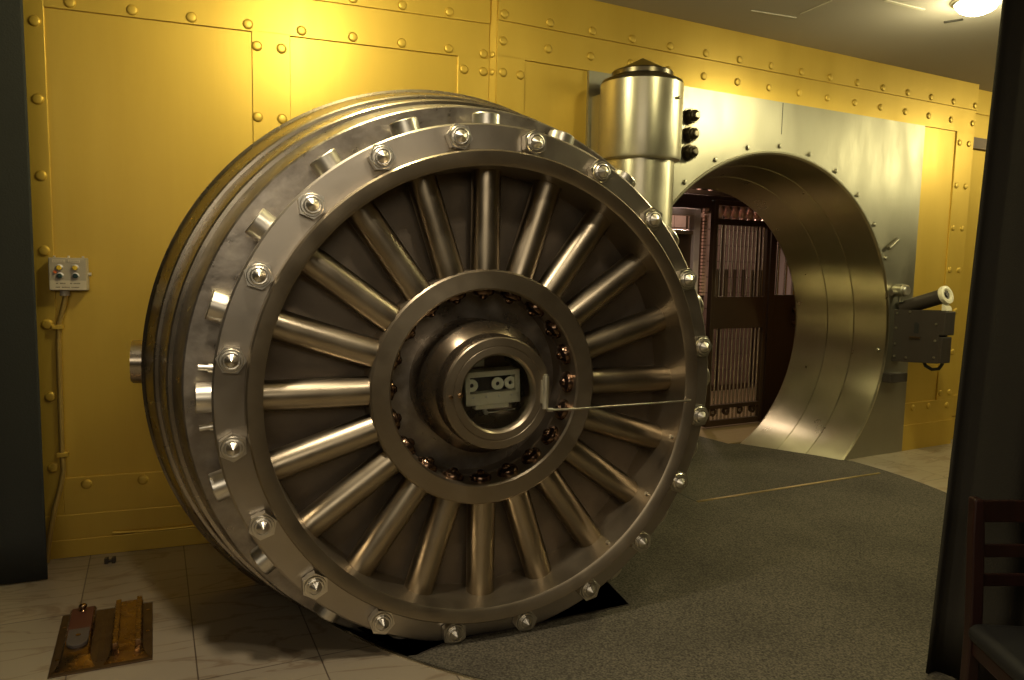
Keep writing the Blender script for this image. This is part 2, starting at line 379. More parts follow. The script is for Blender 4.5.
dpart('stepped_ring', lathe([(1.05, -.665), (1.350, -.665), (1.358, -.672), (1.405, -.835), (1.418, -.845), (1.42, -.88), (1.05, -.88)], NN, closed=True), 'drum')
dpart('outer_plate', lathe([(0, -.80), (1.10, -.80), (1.10, -.90), (.60, -.93), (.60, -.98), (0, -.98)], NN), 'steel')
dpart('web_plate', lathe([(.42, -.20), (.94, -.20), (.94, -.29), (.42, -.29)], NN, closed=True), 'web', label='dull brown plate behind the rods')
dpart('hub_ring', lathe([(.516, -.25), (.516, -.046), (.508, -.038), (.436, -.038), (.428, -.046), (.428, -.24), (.445, -.25)], 160, closed=True), 'bronze')
dpart('hub_boss', lathe([(.43, -.30), (.292, -.30), (.292, -.072), (.286, -.060), (.256, -.022), (.245, -.012), (.243, .06), (.238, .07), (.228, .072), (.176, .072), (.175, .05), (.175, -.14), (0, -.14), (0, -.34), (.43, -.34)], 160), 'bossbronze')
bz = dpart('porthole_bezel', lathe([(.236, .07), (.238, .086), (.233, .092), (.203, .092), (.201, .089), (.199, .089), (.197, .092), (.170, .092), (.162, .084), (.158, .066), (.158, .05), (.236, .05)], 128, closed=True), 'bronze')
dpart('porthole_glass', lathe([(0, .070), (.160, .070), (.160, .064), (0, .064)], 96), 'glass')
# rods, spaced 18 degrees
rods = []
def polar(r, a, z): return (r * cos(a), r * sin(a), z)
PH = 0.0
rod_bm = bmesh.new()
for i in range(20):
    a = radians(90 + 18 * i)
    if i == 0:
        p = lathe([(0, .43), (.064, .43), (.064, .96), (0, .96)], 40)
        rod = dpart('bolt_rod', p, 'rod'); r0 = rod
        me = rod.data
        # lathe ran along z: turn it to run along +x, then place by rotation
        me.transform(Matrix.Translation((0, 0, -.108)) @ Matrix.Rotation(pi / 2, 4, 'Y'))
        st = dpart('locking_bolt', lathe([(0, 1.0), (.060, 1.0), (.060, 1.174), (.057, 1.178), (0, 1.178)], 40), 'chrome', label='bright steel locking bolt end')
        st.data.transform(Matrix.Translation((0, 0, -.125)) @ Matrix.Rotation(pi / 2, 4, 'Y'))
        cn = dpart('cap_nut', lathe([(0, .382), (.010, .384), (.018, .390), (.022, .398), (.036, .401), (.046, .407), (.050, .416), (.050, .43), (0, .43)], 32), 'darkbolt', label='dark domed cap nut inside the hub')
        cn.data.transform(Matrix.Translation((0, 0, -.125)) @ Matrix.Rotation(pi / 2, 4, 'Y'))
    for s_ in (r0, st, cn):
        o = s_ if i == 0 else inst(s_, vdoor)
        # rotation in the door plane: after DR (X 90) a spin about the door axis
        o.rotation_euler = (Matrix.Rotation(pi / 2, 4, 'X') @ Matrix.Rotation(a, 4, 'Z')).to_euler()
        o.location = DL
# flange nuts with conical stud tips
n0 = None
for i in range(20):
    a = radians(99 + 18 * i) + .0019
    if i == 0:
        b_ = bmesh.new(); hexprism(b_, .055, .006, .043)
        lathe([(0, 0), (.047, 0), (.047, .006), (0, .006)], 32, bm=b_); lathe([(.045, .043), (.042, .048), (0, .048)], 32, bm=b_)
        n0 = obj('flange_nut', b_, 'chrome', vdoor, smooth=35)
        s0 = obj('stud_tip', lathe([(.035, .047), (.035, .056), (.031, .058), (.028, .0575), (.0275, .054), (.025, .054), (.0248, .058), (0, .078)], 14), 'chrome', n0)
        nobj = n0
    else:
        nobj = inst(n0, vdoor); sx = s0.copy(); COL.objects.link(sx); sx.parent = nobj
    R_ = Matrix.Rotation(pi / 2, 4, 'X') @ Matrix.Translation(polar(1.0617, a, 0)) @ Matrix.Rotation(a + random.random(), 4, 'Z')
    nobj.rotation_euler = R_.to_euler(); nobj.location = Vector(DL) + R_.translation
# guide pins flanking one locking bolt
for da in (5.9, -5.9):
    a = radians(180 + 0 + da)
    b_ = bmesh.new(); cyl(polar(1.0, a, -.125), polar(1.135, a, -.125), .018, 20, b_); cyl(polar(1.13, a, -.125), polar(1.172, a, -.125), .012, 20, b_)
    dpart('guide_pin', b_, 'chrome')
# lug on the outer edge of the largest ring
b_ = bmesh.new(); a = radians(178.4)
cyl(polar(1.05, a, -.99), polar(1.462, a, -.99), .104, 40, b_); cyl(polar(1.462, a, -.99), polar(1.470, a, -.99), .096, 40, b_)
dpart('edge_lug', b_, 'drum', label='short round lug on the outermost ring')
# pinned latch on the bezel
b_ = cyl((.207, -.072, .106), (.207, .068, .106), .0135, 20); cyl((.207, .068, .106), (.207, .076, .106), .009, 12, b_)
box(b_, .190, .216, -.05, .05, .08, .104)
dpart('bezel_hinge', b_, 'hinge')
b_ = lathe([(.011, .0), (.011, .016), (.006, .019), (0, .019)], 16, mtx=Matrix.Translation((-.172, .0, .085)))
lathe([(.008, .0), (.008, .010), (0, .012)], 16, bm=b_, mtx=Matrix.Translation((-.212, -.005, .09)))
dpart('bezel_screw', b_, 'brass')
rodpts = [(.215, -.076, .118), (.30, -.078, .12), (.62, -.077, .108), (.958, -.076, .092)]
b_ = tube(rodpts, .0042, 8); cyl((.212, -.076, .118), (.236, -.076, .118), .009, 12, b_)
dpart('wire_rod', b_, 'chrome', smooth=60, label='thin bright wire rod from bezel to rim')
# small screws inside the rim
for a in (-16, -34, -52):
    dpart('rim_screw', cyl(polar(.926, radians(a), .035), polar(.945, radians(a), .035), .009, 12), 'chrome')
# time lock behind the porthole
b_ = bmesh.new(); zc = -.03
for bx in ((-.118, -.098, -.062, .078), (.098, .118, -.062, .078), (-.118, .118, .055, .078), (-.118, .118, -.062, -.012)):
    box(b_, bx[0], bx[1], bx[2], bx[3], zc - .08, zc)
box(b_, -.118, .118, -.062, .078, zc - .10, zc - .075)
box(b_, -.075, .07, -.082, -.06, zc - .06, zc - .01)
TL = Matrix.Translation((.019, -.003, 0)) @ Matrix.Diagonal((1.07, 1.05, 1, 1)) @ Matrix.Rotation(radians(2.5), 4, 'Z')
tl = dpart('time_lock', b_, 'lockcase', bevel=.002, label='pale metal time lock case')
tl.data.transform(TL)
for cx in (-.090, .022, .078):
    d_ = lathe([(.009, .0), (.009, .004), (.026, .004), (.026, -.006), (.009, -.006)], 32, closed=True, mtx=TL @ Matrix.Translation((cx + .004, .02, zc - .02)))
    obj('dial', d_, 'dial', tl, smooth=30, label='round cream clock dial')
bd = B(-.10, .10, -.012, .056, zc - .074, zc - .06, mtx=TL); obj('dial_window', bd, 'iron', tl, label='dark window behind the dials')
for cx in (-.085, -.03, .025, .08):
    obj('lock_screw', lathe([(.005, 0), (.004, .003), (0, .004)], 12, mtx=TL @ Matrix.Translation((cx, -.028, zc))), 'chrome', tl, smooth=30)
b_ = lathe([(.010, 0), (.010, .012), (0, .014)], 16, mtx=Matrix.Translation((-.005, -.108, zc - .03)))
tube([(0, -.108, zc - .02), (.06, -.105, zc - .02), (.13, -.098, zc - .02)], .003, 8, b_)
box(b_, -.012, .002, -.108, -.08, zc - .05, zc - .03)
obj('lock_lever', b_, 'chrome', tl, smooth=40)
b_ = B(-.07, .0, .09, .16, -.13, -.10); obj('movement_block', b_, 'lockcase', tl)
# hinge strap at the back of the door, running to the hinge column
hl = Matrix.Rotation(-YAW, 4, 'Z') @ (Vector((HX, HY, 0)) - Vector((DC.x, DC.y, 0)))
b_ = prism([(.0, -.98), (.0, -1.14), (hl.x - .12, -hl.y - .10), (hl.x + .0, -hl.y + .02), (hl.x - .17, -hl.y + .14), (.55, -.98)], -.22, .22)
st_ = dpart('hinge_strap', b_, 'steel', smooth=None)
st_.data.transform(Matrix(((1, 0, 0, 0), (0, 0, 1, 0), (0, 1, 0, 0), (0, 0, 0, 1))))

# ---------------------------------------------------------------- floor, pit, carpet
RA = 2.31
def hinge_pt(deg, r): return (HX + r * cos(radians(deg)), HY + r * sin(radians(deg)))
def rad(deg):
    # the carpeted sector bulges a little on the far side
    if deg < -60: return RA
    if deg > 40: return 2.62
    return RA + (deg + 60) / 100 * .30
def dworld(s, t): return (DC.x + s * cos(YAW) - t * sin(YAW), DC.y + s * sin(YAW) + t * cos(YAW))
arc_all = [(d, rad(d)) for d in range(-164, 35, 3)]
endR = rw(5.62, -.02); startL = lw(.02, 0)
arcpts = [(startL.x, startL.y)] + [hinge_pt(d, r) for d, r in arc_all] + [(endR.x, endR.y)]
marble_poly = [(p[0], p[1]) for p in arcpts]
wr_far = rw(9.4, .1); wl_far = lw(-5.5, 0)
marble_poly += [tuple(rw(7.13, 0)[:2]), tuple(rw(7.13, .1)[:2]), (wr_far.x, wr_far.y), (10, -4), (-7, -4), (wl_far.x, wl_far.y)]
fmi = frame(WL, 0).inverted()
def loc2(poly, f): return [((f @ Vector((x, y, 0))).x, (f @ Vector((x, y, 0))).y) for x, y in poly]
fl = struct(obj('floor', prism(loc2(marble_poly, fmi), -.08, 0), 'marble', None)); fl.rotation_euler = (0, 0, WL)
struct(obj('floor_pit', B(-4.5, 5, 1.5, 9.0, -.75, -.5), 'pit', None))
# pit side wall and the bright edge strip along the arc
def ribbon(pts, w, z0, z1):
    bm = bmesh.new(); prev = None; out = []
    for i, p in enumerate(pts):
        a = Vector(pts[max(i - 1, 0)]); b = Vector(pts[min(i + 1, len(pts) - 1)]); d = (b - a).normalized(); nn = Vector((-d.y, d.x)) * w / 2; p = Vector(p)
        out.append([bm.verts.new((*(p + nn), z0)), bm.verts.new((*(p - nn), z0)), bm.verts.new((*(p - nn), z1)), bm.verts.new((*(p + nn), z1))])
    for a, b in zip(out, out[1:]):
        for k in range(4): bm.faces.new((a[k], a[(k + 1) % 4], b[(k + 1) % 4], b[k]))
    bm.faces.new(out[0][::-1]); bm.faces.new(out[-1]); return bm
struct(obj('trim_2', ribbon([hinge_pt(d, RA + .03) for d in range(-164, -100, 2)], .05, -.6, -.085), 'pit', None))['label'] = 'dark curved side of the door pit'
s_ = struct(obj('trim_3', ribbon([hinge_pt(d, RA - .004) for d in [x * .5 - 150 for x in range(0, 130)]], .012, -.06, .004), 'strip', None, smooth=40)); s_['label'] = 'bright curved metal edge strip of the marble'
# carpet
slot = [dworld(-.335, -.085), dworld(-.178, -.020), dworld(.742, .030), dworld(.775, .33), dworld(1.05, 1.06), dworld(-1.6, 1.06)]
k0 = 15
d0 = -121.5
cp = [hinge_pt(d0, RA - .012)] + [hinge_pt(d, rad(d) - .012) for d in range(-120, 35, 3)] + [tuple(rw(5.615, -.028)[:2])]
cp += [tuple(rw(5.60, .0)[:2]), tuple(rw(5.20, .80)[:2]), tuple(rw(5.10, .84)[:2]), tuple(rw(5.06, 1.30)[:2]), tuple(rw(4.15, 1.30)[:2]), tuple(rw(4.08, .80)[:2]), tuple(rw(3.69, 0)[:2]), tuple(rw(3.69, -.028)[:2]), tuple(rw(2.6, -.035)[:2])]
cp += [tuple(rw(2.25, -.04)[:2]), tuple(lw(1.35, -.055)[:2])] + [tuple(lw(.30, -.055)[:2])] + slot[::-1][0:0]
# behind the door the cover runs along the wall, then the slot is left open
cp += [dworld(-1.0, 1.20), dworld(1.05, 1.06), dworld(.775, .33), dworld(.742, .030), dworld(-.178, -.020), dworld(-.335, -.085)]
ca = struct(obj('floor_carpet', prism(cp, -.03, .006), 'carpet', None)); ca['label'] = 'grey olive carpeted cover over the door pit'
# brass strip and edges of the threshold plate
th = obj('threshold_strip', ribbon([tuple(rw(3.62, -.385)[:2]), tuple(rw(5.50, -.44)[:2])], .022, .006, .0105), 'brassstrip', None)
tag(th, 'thin straight brass strip across the carpet before the tunnel', 'floor strip')
th2 = obj('carpet_seam', ribbon([tuple(rw(3.62, -.385)[:2]), tuple(rw(3.66, -.03)[:2])], .010, .006, .008), 'slot', None)
tag(th2, 'short dark seam in the carpet left of the threshold', 'carpet seam')
s2 = obj('slot_edge', ribbon([slot[0], slot[1], slot[2], slot[3]], .008, -.03, .008), 'iron', None); tag(s2, 'dark metal edging of the carpet along the door slot', 'edge strip')

# ---------------------------------------------------------------- vault interior
vi = FR
def S(name, bm, m, **k):
    o = struct(obj(name, bm, m, None, **k)); o.matrix_world = FR; return o
S('floor_vault', B(2.9, 9.2, .86, 5.6, -.06, 0), 'parquet')
S('ceiling_vault', B(2.9, 9.2, .055, 5.6, 2.80, 2.9), 'vaultwall')
S('wall_vault_back', B(2.9, 9.2, 4.3, 4.4, 0, 2.8), 'vaultwall')
S('wall_vault_left', B(2.8, 2.9, .06, 5.6, -.5, 2.8), 'vaultwall')
S('wall_vault_right', B(8.2, 8.3, .06, 5.6, -.5, 2.8), 'vaultwall')
GV = 1.445
def E3(name, u, v): return empty(name, rw(u, v, 0), WR)
# the day gate
gt = E3('barred_gate', 5.735, GV); gt.scale = (.925, 1, 1); tag(gt, 'barred steel day gate with a solid lock panel seen through the tunnel', 'gate')
gw = .40
def gp(name, bm, m, **k): return obj(name, bm, m, gt, **k)
for (a, b) in ((-gw - .02, -gw + .03), (gw - .03, gw + .02)): gp('stile', B(a, b, -.03, .03, .02, 2.30), 'gateframe', bevel=.004)
for (c, d) in ((2.06, 2.12), (.02, .08), (.20, .24), (2.25, 2.30)): gp('rail', B(-gw - .02, gw + .02, -.028, .028, c, d), 'gateframe', bevel=.004)
gp('lock_panel', B(-gw, gw, -.025, .025, 1.02, 1.345), 'gateframe', bevel=.004)
nb = 13
bar0 = None
for i in range(nb):
    u = -gw + .055 + i * (2 * gw - .11) / (nb - 1)
    for (c, d) in ((1.33, 2.07), (.07, 1.03)):
        gp('bar', cyl((u, 0, c), (u, 0, d), .0115, 12), 'gate', smooth=40)
for i in range(6):
    u = -gw + .08 + i * .128
    gp('bar_sleeve', cyl((u, 0, 1.33), (u, 0, 1.62), .019, 14), 'gateframe', smooth=40)
for i in range(7):
    u = -gw + .07 + i * .112
    gp('finial', lathe([(0, 2.115), (.03, 2.12), (.022, 2.135), (.042, 2.165), (.042, 2.195), (.022, 2.23), (.028, 2.255), (0, 2.255)], 16, mtx=Matrix.Translation((u, 0, 0))), 'crystal', smooth=50, label='pale rounded finial')
for i in range(4):
    u = -gw + .10 + i * .2
    gp('scroll', lathe([(.020, -.012), (.045, -.012), (.045, .012), (.020, .012)], 20, closed=True, mtx=Matrix.Translation((u, 0, .165)) @ Matrix.Rotation(pi / 2, 4, 'X')), 'gateframe', smooth=40)
# fixed grille to the right of the gate
gr = E3('fixed_grille', 6.595, GV + .02); tag(gr, 'dark fixed grille and cabinet right of the barred gate with a brass lock', 'grille')
obj('frame_post', B(-.44, -.36, -.04, .04, 0, 2.6), 'gateframe', gr, bevel=.004)
obj('cabinet_panel', B(-.36, .9, -.03, .05, 0, 1.36), 'gateframe', gr, bevel=.006)
for i in range(8): obj('bar', cyl((-.29 + i * .12, 0, 1.36), (-.29 + i * .12, 0, 2.6), .018, 12), 'gate', gr, smooth=40)
b_ = cyl((-.04, -.03, 1.20), (-.04, -.075, 1.20), .04, 20, ch=.008); cyl((-.04, -.07, 1.18), (-.04, -.10, 1.09), .018, 12, b_); cyl((-.04, -.03, 1.06), (-.04, -.07, 1.06), .03, 16, b_)
obj('lock_handle', b_, 'brass', gr, smooth=40)
# bright jambs left of the gate
jb = E3('door_jamb', 5.125, GV); tag(jb, 'pale polished upright post and lintel left of the barred gate', 'door jamb')
obj('post', B(-.045, .03, -.04, .04, 0, 2.20), 'gatewhite', jb, bevel=.004)
obj('lintel', B(-.75, -.045, -.04, .04, 2.13, 2.20), 'gatewhite', jb, bevel=.004)
obj('rail', B(-.75, -.045, -.03, .03, 1.95, 1.99), 'gate', jb, bevel=.004)
obj('screen_panel', B(-.75, -.045, .0, .02, 0, 1.95), 'gateframe', jb)
rk = E3('toothed_rack', 5.235, GV - .01); tag(rk, 'narrow upright strip with stacked pale rungs beside the jamb', 'rack')
obj('backing', B(-.045, .03, .0, .02, 0, 2.12), 'gateframe', rk)
for i in range(26): obj('rung', B(-.035, .02, -.03, 0, 1.36 + .033 * i, 1.385 + .033 * i), 'crystal', rk)
# overhead row of round knobs above the gate
ov = E3('overhead_rail', 5.9, GV - .25); tag(ov, 'dark overhead rail carrying a row of small round glints', 'rail')
obj('beam', B(-1.3, 1.5, -.03, .03, 2.31, 2.35), 'gateframe', ov, bevel=.004); obj('beam', B(-1.3, 1.5, -.03, .03, 2.47, 2.51), 'gateframe', ov, bevel=.004)
kk = None
for i in range(20):
    x = -1.25 + i * .14
    obj('knob', lathe([(0, 2.345), (.02, 2.345), (.035, 2.39), (.035, 2.43), (.02, 2.475), (0, 2.475)], 14, mtx=Matrix.Translation((x, 0, 0))), 'crystal', ov, smooth=50)
# safe deposit boxes behind the gate, every nest of doors one unit
sd = None
for i in range(5):
    u = 5.0 + .62 * i
    c_ = E3('deposit_box_cabinet', u, 3.2)
    obj('case', B(-.30, .30, .0, .5, 0, 2.35), 'gateframe', c_)
    for r_ in range(11):
        for q in range(3):
            x = -.285 + q * .192; z = .08 + r_ * .205
            obj('box_door', B(x, x + .182, -.012, .004, z, z + .195), 'boxes', c_)
    tag(c_, 'bank of small reddish deposit box doors dimly seen behind the gate bars', 'deposit boxes', 'deposit box cabinets inside the vault')
# small lamp inside the vault
lp = obj('vault_lamp', lathe([(0, 2.52), (.03, 2.53), (.045, 2.57), (.03, 2.61), (.012, 2.63), (.012, 2.81), (0, 2.81)], 20), 'lampglow2', None, smooth=50); lp.matrix_world = FR @ Matrix.Translation((5.42, 1.35, 0))
tag(lp, 'small pinkish lamp glinting above the vault gate', 'lamp')

# ---------------------------------------------------------------- pressure bar device on the right of the opening
pd = empty('door_closing_mechanism', rw(6.15, 0, 0), WR)
tag(pd, 'dark iron bracket box with a slanted tube, mounted right of the opening', 'bracket mechanism')
# side plate outline in (v, z); v negative = towards the room
side = [(-.02, .84), (-.44, .87), (-.44, 1.315), (-.02, 1.30)]
Pm = Matrix(((0, 0, 1, 0), (1, 0, 0, 0), (0, 1, 0, 0), (0, 0, 0, 1)))
obj('side_plate', prism(side, 0, .02, mtx=Pm), 'iron', pd, bevel=.003)
obj('side_plate', prism(side, .10, .12, mtx=Pm), 'iron', pd, bevel=.003)
obj('body', prism([(-.02, .86), (-.42, .89), (-.42, 1.29), (-.02, 1.28)], .018, .102, mtx=Pm), 'iron', pd)
obj('end_plate', B(-.005, .135, -.485, -.44, 1.11, 1.31), 'iron', pd, bevel=.006)
obj('end_plate', B(-.005, .125, -.475, -.44, .875, 1.095), 'iron', pd, bevel=.006)
for (v, z) in ((-.05, 1.27), (-.05, 1.14), (-.05, 1.0), (-.05, .89), (-.16, .89), (-.41, .92), (-.41, 1.06), (-.41, 1.2), (-.17, 1.29)):
    obj('screw', cyl((0, v, z), (-.008, v, z), .010, 12), 'plate', pd, smooth=40)
b_ = cyl((0.002, -.235, 1.18), (-.003, -.235, 1.18), .024, 24); box(b_, -.003, .002, -.255, -.215, 1.11, 1.17); obj('keyhole', b_, 'black', pd)
obj('latch_bar', B(-.012, 0, -.28, -.18, 1.065, 1.08), 'brassdark', pd, bevel=.002)
a0, a1 = Vector((.06, -.06, 1.315)), Vector((.06, -.435, 1.445))
obj('slanted_tube', cyl(a0, a1, .062, 32), 'iron', pd, smooth=40)
q = (a1 - a0).to_track_quat('Z', 'Y').to_matrix().to_4x4(); q.translation = a1
obj('end_ring', lathe([(.038, -.02), (.076, -.02), (.080, .0), (.076, .016), (.054, .018), (.038, .010)], 40, closed=True, mtx=q), 'ivory', pd, smooth=30, label='pale ring at the end of the tube')
obj('tube_core', lathe([(0, -.03), (.038, -.03), (.038, .006), (.022, .006), (.022, .018), (0, .018)], 24, mtx=q), 'iron', pd, smooth=30)
obj('ring_support', prism([(-.43, 1.315), (-.475, 1.315), (-.465, 1.35), (-.43, 1.375)], .02, .10, mtx=Pm), 'ivory', pd, bevel=.003)
hook = [(.08, -.26, .885), (.08, -.29, .83), (.08, -.35, .805), (.08, -.41, .82), (.08, -.44, .87)]
obj('cable_loop', tube(hook, .014, 10), 'black', pd, smooth=60)
obj('cable_loop', B(.03, .13, -.44, -.36, .84, .87), 'black', pd, bevel=.003) if False else None
va = empty('valve_knob', rw(6.15, -.022, 1.47), WR); tag(va, 'small round steel valve knob on the plate above the iron bracket', 'valve')
b_ = cyl((-.02, 0, 0), (-.02, -.10, 0), .055, 28, ch=.01); obj('stem', b_, 'plate', va, smooth=30)
obj('lens', cyl((-.02, -.10, 0), (-.02, -.125, 0), .048, 28, ch=.01), 'chrome', va, smooth=30)
obj('side_pipe', cyl((-.12, -.04, -.02), (-.02, -.05, -.02), .022, 16), 'plate', va, smooth=30)
obj('side_pipe', cyl((.0, -.05, -.10), (.0, -.05, 0), .02, 16), 'plate', va, smooth=30)
lo = obj('lower_clamp', B(-.08, .16, -.10, -.022, .66, .74), 'iron', None, bevel=.005); lo.matrix_world = FR @ Matrix.Translation((6.12, 0, 0))
tag(lo, 'small dark clamp block on the plate just below the iron bracket', 'clamp')

# ---------------------------------------------------------------- switch box and conduit on the left wall
sb = empty('switch_box', lw(-.760, 0, 1.453), WL); tag(sb, 'grey control box with yellow and dark green buttons on the gold wall', 'control box')
obj('case', B(-.087, .087, -.075, 0, 0, .17), 'boxgrey', sb, bevel=.005)
obj('front_label', B(-.083, .083, -.0775, -.07, .004, .052), 'label', sb); obj('top_label', B(-.068, -.01, -.0775, -.07, .145, .160), 'label', sb); obj('top_label', B(.004, .058, -.0775, -.07, .145, .160), 'label', sb)
for (x, z, m_, nm) in ((-.037, .118, 'yellow', 'push_button'), (.035, .118, 'yellow', 'push_button'), (-.035, .076, 'green', 'push_button'), (.036, .076, 'green', 'push_button')):
    bb = obj(nm, cyl((x, -.075, z), (x, -.092, z), .0125, 24, ch=.003), m_, sb, smooth=30, label=('yellow' if m_ == 'yellow' else 'dark green') + ' button')
    obj('collar', lathe([(.0125, 0), (.018, 0), (.0175, .007), (.0125, .008)], 24, closed=True, mtx=Matrix.Translation((x, -.075, z)) @ Matrix.Rotation(pi / 2, 4, 'X')), 'chrome', bb, smooth=30)
obj('pilot_lamp', cyl((-.056, -.075, .096), (-.056, -.083, .096), .008, 16), 'orange', sb, label='small orange lamp')
for (z, runs) in ((.037, ((-.054, -.044), (-.036, -.008), (.010, .020), (.026, .058))), (.017, ((-.056, -.036), (-.028, .008), (.016, .052)))):
    for (a, b) in runs:
        x = a
        while x < b - .002:
            obj('printed_mark', B(x, x + .0032, -.0781, -.0774, z - .003, z + .0035 * random.uniform(.5, 1)), 'ink', sb); x += .0052
for x0_ in (-.062, .010):
    for i in range(7): obj('printed_mark', B(x0_ + i * .0065, x0_ + i * .0065 + .004, -.0781, -.0774, .149, .1555), 'boxgrey', sb)
for (x, z) in ((0, .174), (-.066, .173), (.066, .173)): obj('mount_screw', cyl((x, -.03, z - .006), (x, -.03, z + .006), .006, 10), 'chrome', sb)
obj('side_knob', cyl((.085, -.035, .085), (.103, -.035, .085), .010, 16), 'chrome', sb, smooth=30)
b_ = tube([(-.775, -.035, 1.457), (-.785, -.035, 1.40), (-.80, -.03, 1.34), (-.818, -.028, 1.28), (-.824, -.028, 1.15), (-.826, -.03, .85), (-.828, -.03, .60), (-.824, -.03, .49), (-.84, -.035, .40), (-.866, -.05, .30), (-.89, -.065, .17), (-.905, -.07, .06), (-.91, -.07, .006)], .0135, 12)
cd = obj('conduit', b_, 'conduit', None, smooth=60); cd.matrix_world = FL; tag(cd, 'gold painted conduit running from the control box down to the floor', 'conduit')
for z in (1.26, .575):
    o = obj('pipe_clip', B(-.85, -.798, -.048, -.010, z - .012, z + .012), 'gold', cd, bevel=.003)
o = obj('connector', cyl((-.782, -.036, 1.455), (-.783, -.036, 1.425), .024, 16), 'boxgrey', cd, smooth=30)

# ---------------------------------------------------------------- brass floor fixture
ft = empty('floor_stop_plate', (-1.729, 3.130, 0), atan2(.158, .334)); ft.scale = (1, 1, .62); tag(ft, 'brass door stop plate with two raised ramps set on the marble floor', 'floor plate')
hw, hl2 = .185, .283
obj('base_plate', B(-hw, hw, -hl2, hl2, .001, .010), 'brassdark', ft, bevel=.002)
for x in (-.02, .0, .02): obj('groove_rib', B(x - .006, x + .002, -hl2 + .06, hl2 - .01, .010, .014), 'brassdark', ft)
def ramp(xc, w, flare, mt_, name):
    bm = bmesh.new(); rows = []
    # profile along y from the front (low) to the back (high)
    for (y, z, f) in ((-.262, .011, 1.45), (-.235, .016, 1.28), (-.205, .030, 1.1), (-.16, .048, 1.0), (-.06, .058, 1.0), (.10, .066, 1.0), (.25, .070, 1.0)):
        h = w * f
        rows.append([bm.verts.new((xc - h, y, .010)), bm.verts.new((xc - h, y, z * .8)), bm.verts.new((xc - h * .86, y, z)), bm.verts.new((xc + h * .86, y, z)), bm.verts.new((xc + h, y, z * .8)), bm.verts.new((xc + h, y, .010))])
    for a, b in zip(rows, rows[1:]):
        for k in range(6): bm.faces.new((a[k], a[(k + 1) % 6], b[(k + 1) % 6], b[k]))
    bm.faces.new(rows[0][::-1]); bm.faces.new(rows[-1])
    return obj(name, bm, mt_, ft, smooth=30)
ramp(-.098, .052, 1, 'brass', 'ramp'); 
obj('painted_cover', B(-.142, -.054, -.0, .248, .058, .0735), 'red', ft, bevel=.003, label='red-brown painted cover')
poly = [(-.138, .03), (-.138, -.08)] + [(-.098 - .040 * cos(radians(a)), -.08 - .050 * sin(radians(a))) for a in range(15, 180, 15)] + [(-.058, -.08), (-.058, .03)]
obj('worn_plate', prism(poly, .052, .0745), 'cap', ft, bevel=.002, label='worn grey rounded plate')
obj('screw_head', cyl((-.098, -.035, .074), (-.098, -.035, .079), .010, 16), 'brass', ft)
obj('knob', lathe([(0, .07), (.016, .07), (.012, .078), (.008, .084), (.014, .092), (.018, .104), (.014, .118), (.006, .124), (0, .124)], 24, mtx=Matrix.Translation((-.098, .215, 0))), 'brass', ft, smooth=50, label='polished brass knob')
ramp(.088, .058, 1, 'brass', 'ramp')
obj('guide_rail', B(.034, .056, -.19, .255, .035, .088), 'brass', ft, bevel=.003); obj('guide_rail', B(.120, .142, -.19, .26, .035, .090), 'brass', ft, bevel=.003)
for (x, y) in ((-.165, .15), (-.165, -.15), (.165, -.02), (.165, .2)): obj('plate_screw', cyl((x, y, .009), (x, y, .012), .008, 12), 'brass', ft)
fh = empty('floor_hook', (-2.13, 3.93, 0), .3); fh.scale = (.75, .8, .6); tag(fh, 'small dark two-pronged metal fitting on the floor near the gold wall', 'floor fitting')
obj('prong', B(-.035, -.012, -.02, .02, 0, .05), 'iron', fh, bevel=.003); obj('prong', B(.012, .035, -.02, .02, 0, .05), 'iron', fh, bevel=.003); obj('crossbar', B(-.035, .035, -.012, .012, .012, .03), 'iron', fh, bevel=.003)

# ---------------------------------------------------------------- drapes
def drape(name, path, folds, amp, z1, m, flare=None, nz=14):
    """path: list of xy points; hanging cloth with round folds and real thickness"""
    bm = bmesh.new(); pts = []
    tot = 0; segs = []
    P_ = [Vector(p) for p in path]
    for a, b in zip(P_, P_[1:]): segs.append((a, b, tot)); tot += (b - a).length
    N_ = int(tot / .012)
    grid = []
    for i in range(N_ + 1):
        s = tot * i / N_
        for a, b, t0 in segs:
            if s <= t0 + (b - a).length + 1e-6: break
        d = (b - a).normalized(); p = a + d * (s - t0); nn = Vector((-d.y, d.x))
        colm = []
        for k in range(nz + 1):
            f = k / nz; z = .006 + (z1 - .006) * f
            w_ = amp * (.6 + .4 * (1 - f)) * (sin(2 * pi * s / folds + .5 * sin(s * 3.1)) + .35 * sin(2 * pi * s / folds * 1.7 + 1.1))
            sh = (flare(f) if flare else 0) * (1 - s / tot)
            q = p + nn * w_ - d * sh
            colm.append(bm.verts.new((q.x, q.y, z)))
        grid.append(colm)
    for a, b in zip(grid, grid[1:]):
        for k in range(nz): bm.faces.new((a[k], b[k], b[k + 1], a[k + 1]))
    o = obj(name, bm, m, None, smooth=80)
    sm = o.modifiers.new('thick', 'SOLIDIFY'); sm.thickness = .012; sm.offset = 0
    return o
cr = drape('velvet_curtain', [(1.79, 2.92), (2.27, 2.80), (3.3, 2.45), (4.2, 2.1)], .27, .05, CZ, 'velvet', flare=lambda f: .075 * (1 - f) ** 1.2 - .02 * f)
tag(cr, 'long black velvet curtain hanging to the floor at the right edge', 'curtain')
cl = drape('dark_drape', [(-4.6, 2.75), (-3.4, 3.3), (-2.325, 3.70)], .5, .012, CZ, 'velvetblue')
tag(cl, 'flat blue-black drape hanging to the floor at the left edge', 'drape')

